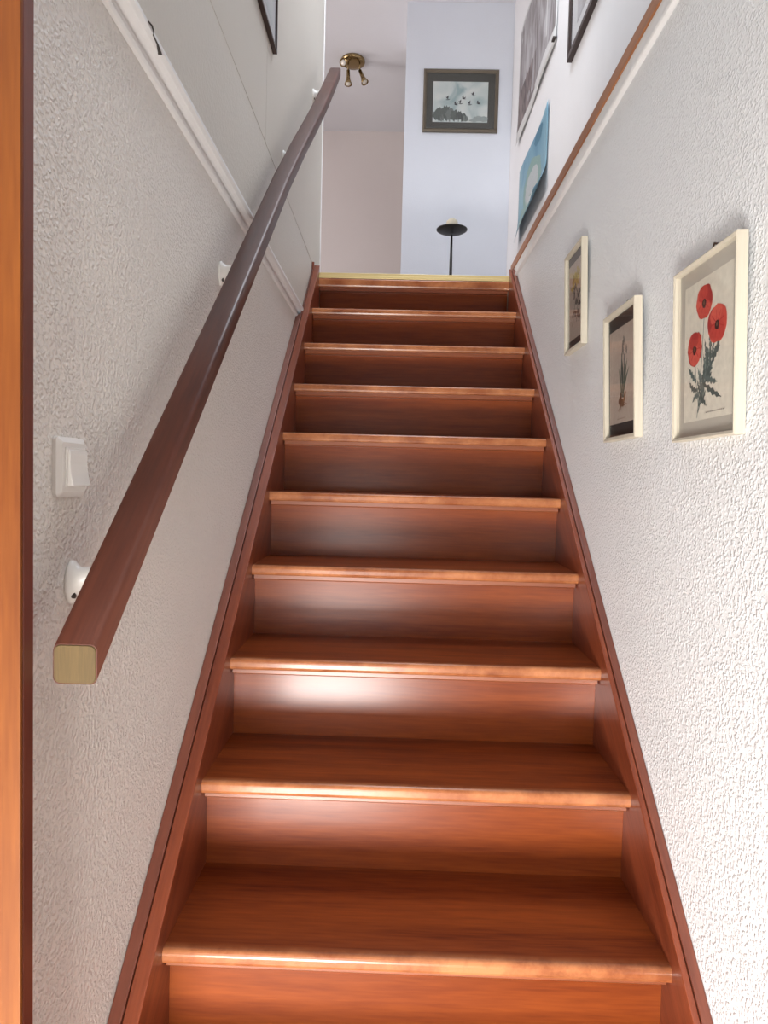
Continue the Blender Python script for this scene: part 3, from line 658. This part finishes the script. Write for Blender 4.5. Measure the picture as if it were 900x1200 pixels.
# ------------------------------------------------------------------ upstairs right wall: two posters and a framed picture
def sheet(y_far, y_near, ztop, zbot, curl, mat, name, root, n=14, sag=0.0, thick=0.0006, d0=0.0012):
    """paper hung on the right-hand upstairs wall; curl(u, v) gives its stand-off"""
    m = MB()
    for side in (0, 1):
        for j in range(n + 1):
            for i in range(n + 1):
                u, v = i / n, j / n
                zt = ztop(u) if callable(ztop) else ztop; zb = zbot(u) if callable(zbot) else zbot
                m.v.append((XRU - d0 - curl(u, v) + side * thick, y_far + (y_near - y_far) * u, zb + (zt - zb) * v))
    N = (n + 1) ** 2
    for j in range(n):
        for i in range(n):
            a = j * (n + 1) + i; q = (a, a + 1, a + n + 2, a + n + 1)
            m.face(q, sm=True); m.face([N + k for k in q[::-1]], sm=True)
    edge = [i for i in range(n + 1)] + [j * (n + 1) + n for j in range(1, n + 1)] + [n * (n + 1) + i for i in range(n - 1, -1, -1)] + [j * (n + 1) for j in range(n - 1, 0, -1)]
    for k in range(len(edge)):
        a, b = edge[k], edge[(k + 1) % len(edge)]; m.face((a, b, N + b, N + a))
    return put(name, m, mat, root)
def flat_on_sheet(pts, y_far, y_near, zt, zb, curl, lift):
    out = []
    for u, v in pts: out.append((XRU - 0.0012 - curl(u, v) - lift, y_far + (y_near - y_far) * u, zb + (zt - zb) * v))
    return out
# blue map-like poster with a pale oval
root = thing('blue_poster', 'blue curling poster with a pale oval on the upstairs right wall', 'poster', (XRU, 2.8, 3.09))
yf, yn, zt, zb = 3.215, 2.415, 3.530, 3.088
curlA = lambda u, v: 0.002 + 0.085 * max(0, 0.35 - v) ** 2 * 6 * (0.35 + 0.65 * u) + 0.018 * max(0, v - 0.8) * u + 0.005 * (1 + math.sin(6 * u))
sheet(yf, yn, lambda u: zt - 0.02 * math.sin(math.pi * u), zb, curlA, 'sea_print', 'poster_sheet', root)
m = MB()
def fan(pts, col, lift):
    cu = sum(p[0] for p in pts) / len(pts); cv = sum(p[1] for p in pts) / len(pts)
    for sub in range(4):
        a, b = sub / 4, (sub + 1) / 4
        for k in range(len(pts)):
            p, q = pts[k], pts[(k + 1) % len(pts)]
            f = lambda w, t: (cu + (w[0] - cu) * t, cv + (w[1] - cv) * t)
            quad = [f(p, a), f(q, a), f(q, b), f(p, b)] if sub else [(cu, cv), f(q, b), f(p, b)]
            m.poly(flat_on_sheet(quad, yf, yn, zt - 0.012, zb, curlA, lift), col)
fan(ellipse(.52, .43, .30, .31, 24, 0.0, .10, 4), (0.20, 0.31, 0.29), 0.0004)
fan(ellipse(.52, .41, .20, .21, 24, 0.0, .05, 5), (0.40, 0.43, 0.44), 0.0008)
fan(ellipse(.70, .90, .12, .09, 14, 0, .15, 6), (0.045, 0.15, 0.23), 0.0004)
fan(ellipse(.20, .20, .13, .14, 16, 0, .15, 7), (0.22, 0.33, 0.31), 0.0003)
put('map_shapes', m, 'art', root, fixn=False)
# grey photograph poster
root = thing('photo_poster', 'grey photo poster of rocks above the blue poster', 'poster', (XRU, 2.8, 3.75))
yf, yn, zt, zb = 3.33, 2.30, 4.45, 3.745
curlB = lambda u, v: 0.002 + 0.02 * max(0, 0.2 - v) + 0.008 * math.sin(5 * u + 1) ** 2 + 0.05 * max(0, 0.12 - u) * (1 - v)
sheet(yf, yn, zt, zb, curlB, 'mount_pale', 'poster_sheet', root)
def zone(u0, u1, v0, v1, mat, name, lift, n=8):
    mm = MB(); k = 0
    for i in range(n):
        for j in range(n):
            a, b = u0 + (u1 - u0) * i / n, u0 + (u1 - u0) * (i + 1) / n; c, d = v0 + (v1 - v0) * j / n, v0 + (v1 - v0) * (j + 1) / n
            mm.poly(flat_on_sheet([(a, c), (b, c), (b, d), (a, d)], yf, yn, zt, zb, curlB, lift))
    put(name, mm, mat, root, fixn=False)
zone(0.02, 0.97, 0.13, 0.97, 'rock_print', 'rock_photo', 0.0005)
zone(0.02, 0.50, 0.10, 0.42, 'dark_print', 'dark_photo', 0.0009)
m = MB(); m.box((XRU - 0.022, yn - 0.004, zb + 0.012), (XRU - 0.003, yn + 0.03, zb + 0.020)); put('clip', m, 'dark_metal', root)
# dark framed picture on the upstairs right wall
root = thing('framed_picture', 'dark brown framed picture on the upstairs right wall', 'picture', (XRU, 1.7, 3.45))
y0, y1, z0, z1 = 1.30, 1.985, 3.448, 4.05
fw = 0.022; O = [(y0, z0), (y1, z0), (y1, z1), (y0, z1)]
for i in range(4):
    a, b = O[i], O[(i + 1) % 4]; cy, cz = (y0 + y1) / 2, (z0 + z1) / 2
    inn = lambda p: (p[0] + math.copysign(fw, cy - p[0]), p[1] + math.copysign(fw, cz - p[1]))
    ring = lambda p: [(XRU, p[0], p[1]), (XRU - 0.022, p[0], p[1]), (XRU - 0.022, *inn(p)), (XRU - 0.002, *inn(p))]
    m = MB(); m.sweep([ring(a), ring(b)]); put('frame_bar', m, 'frame_brown', root)
m = MB(); m.box((XRU - 0.008, y0 + 0.02, z0 + 0.02), (XRU - 0.003, y1 - 0.02, z1 - 0.02)); put('mount_board', m, 'mount_pale', root)
m = MB(); m.box((XRU - 0.0095, y0 + 0.11, z0 + 0.10), (XRU - 0.008, y1 - 0.11, z1 - 0.10)); put('grey_print', m, 'rock_print', root)
m = MB(); m.box((XRU - 0.016, y0 + 0.021, z0 + 0.021), (XRU - 0.015, y1 - 0.021, z1 - 0.021)); put('glass_pane', m, 'glass', root)
# thin framed picture on the upstairs left wall
root = thing('framed_picture', 'thin dark framed glazed picture high on the left wall', 'picture', (XLU, 0.6, 2.85))
y0, y1, z0, z1 = 0.40, 0.985, 2.848, 3.45
fw = 0.008; O = [(y0, z0), (y1, z0), (y1, z1), (y0, z1)]
for i in range(4):
    a, b = O[i], O[(i + 1) % 4]; cy, cz = (y0 + y1) / 2, (z0 + z1) / 2
    inn = lambda p: (p[0] + math.copysign(fw, cy - p[0]), p[1] + math.copysign(fw, cz - p[1]))
    ring = lambda p: [(XLU, p[0], p[1]), (XLU + 0.013, p[0], p[1]), (XLU + 0.013, *inn(p)), (XLU + 0.002, *inn(p))]
    m = MB(); m.sweep([ring(a), ring(b)]); put('frame_bar', m, 'frame_brown', root)
m = MB(); m.box((XLU + 0.002, y0 + 0.007, z0 + 0.007), (XLU + 0.006, y1 - 0.007, z1 - 0.007)); put('mount_board', m, 'mount_pale', root)
m = MB(); m.box((XLU + 0.0062, y0 + 0.05, z0 + 0.05), (XLU + 0.007, y1 - 0.05, z1 - 0.05)); put('grey_print', m, 'sky_print', root)
m = MB(); m.box((XLU + 0.0095, y0 + 0.0075, z0 + 0.0075), (XLU + 0.0105, y1 - 0.0075, z1 - 0.0075)); put('glass_pane', m, 'glass', root)
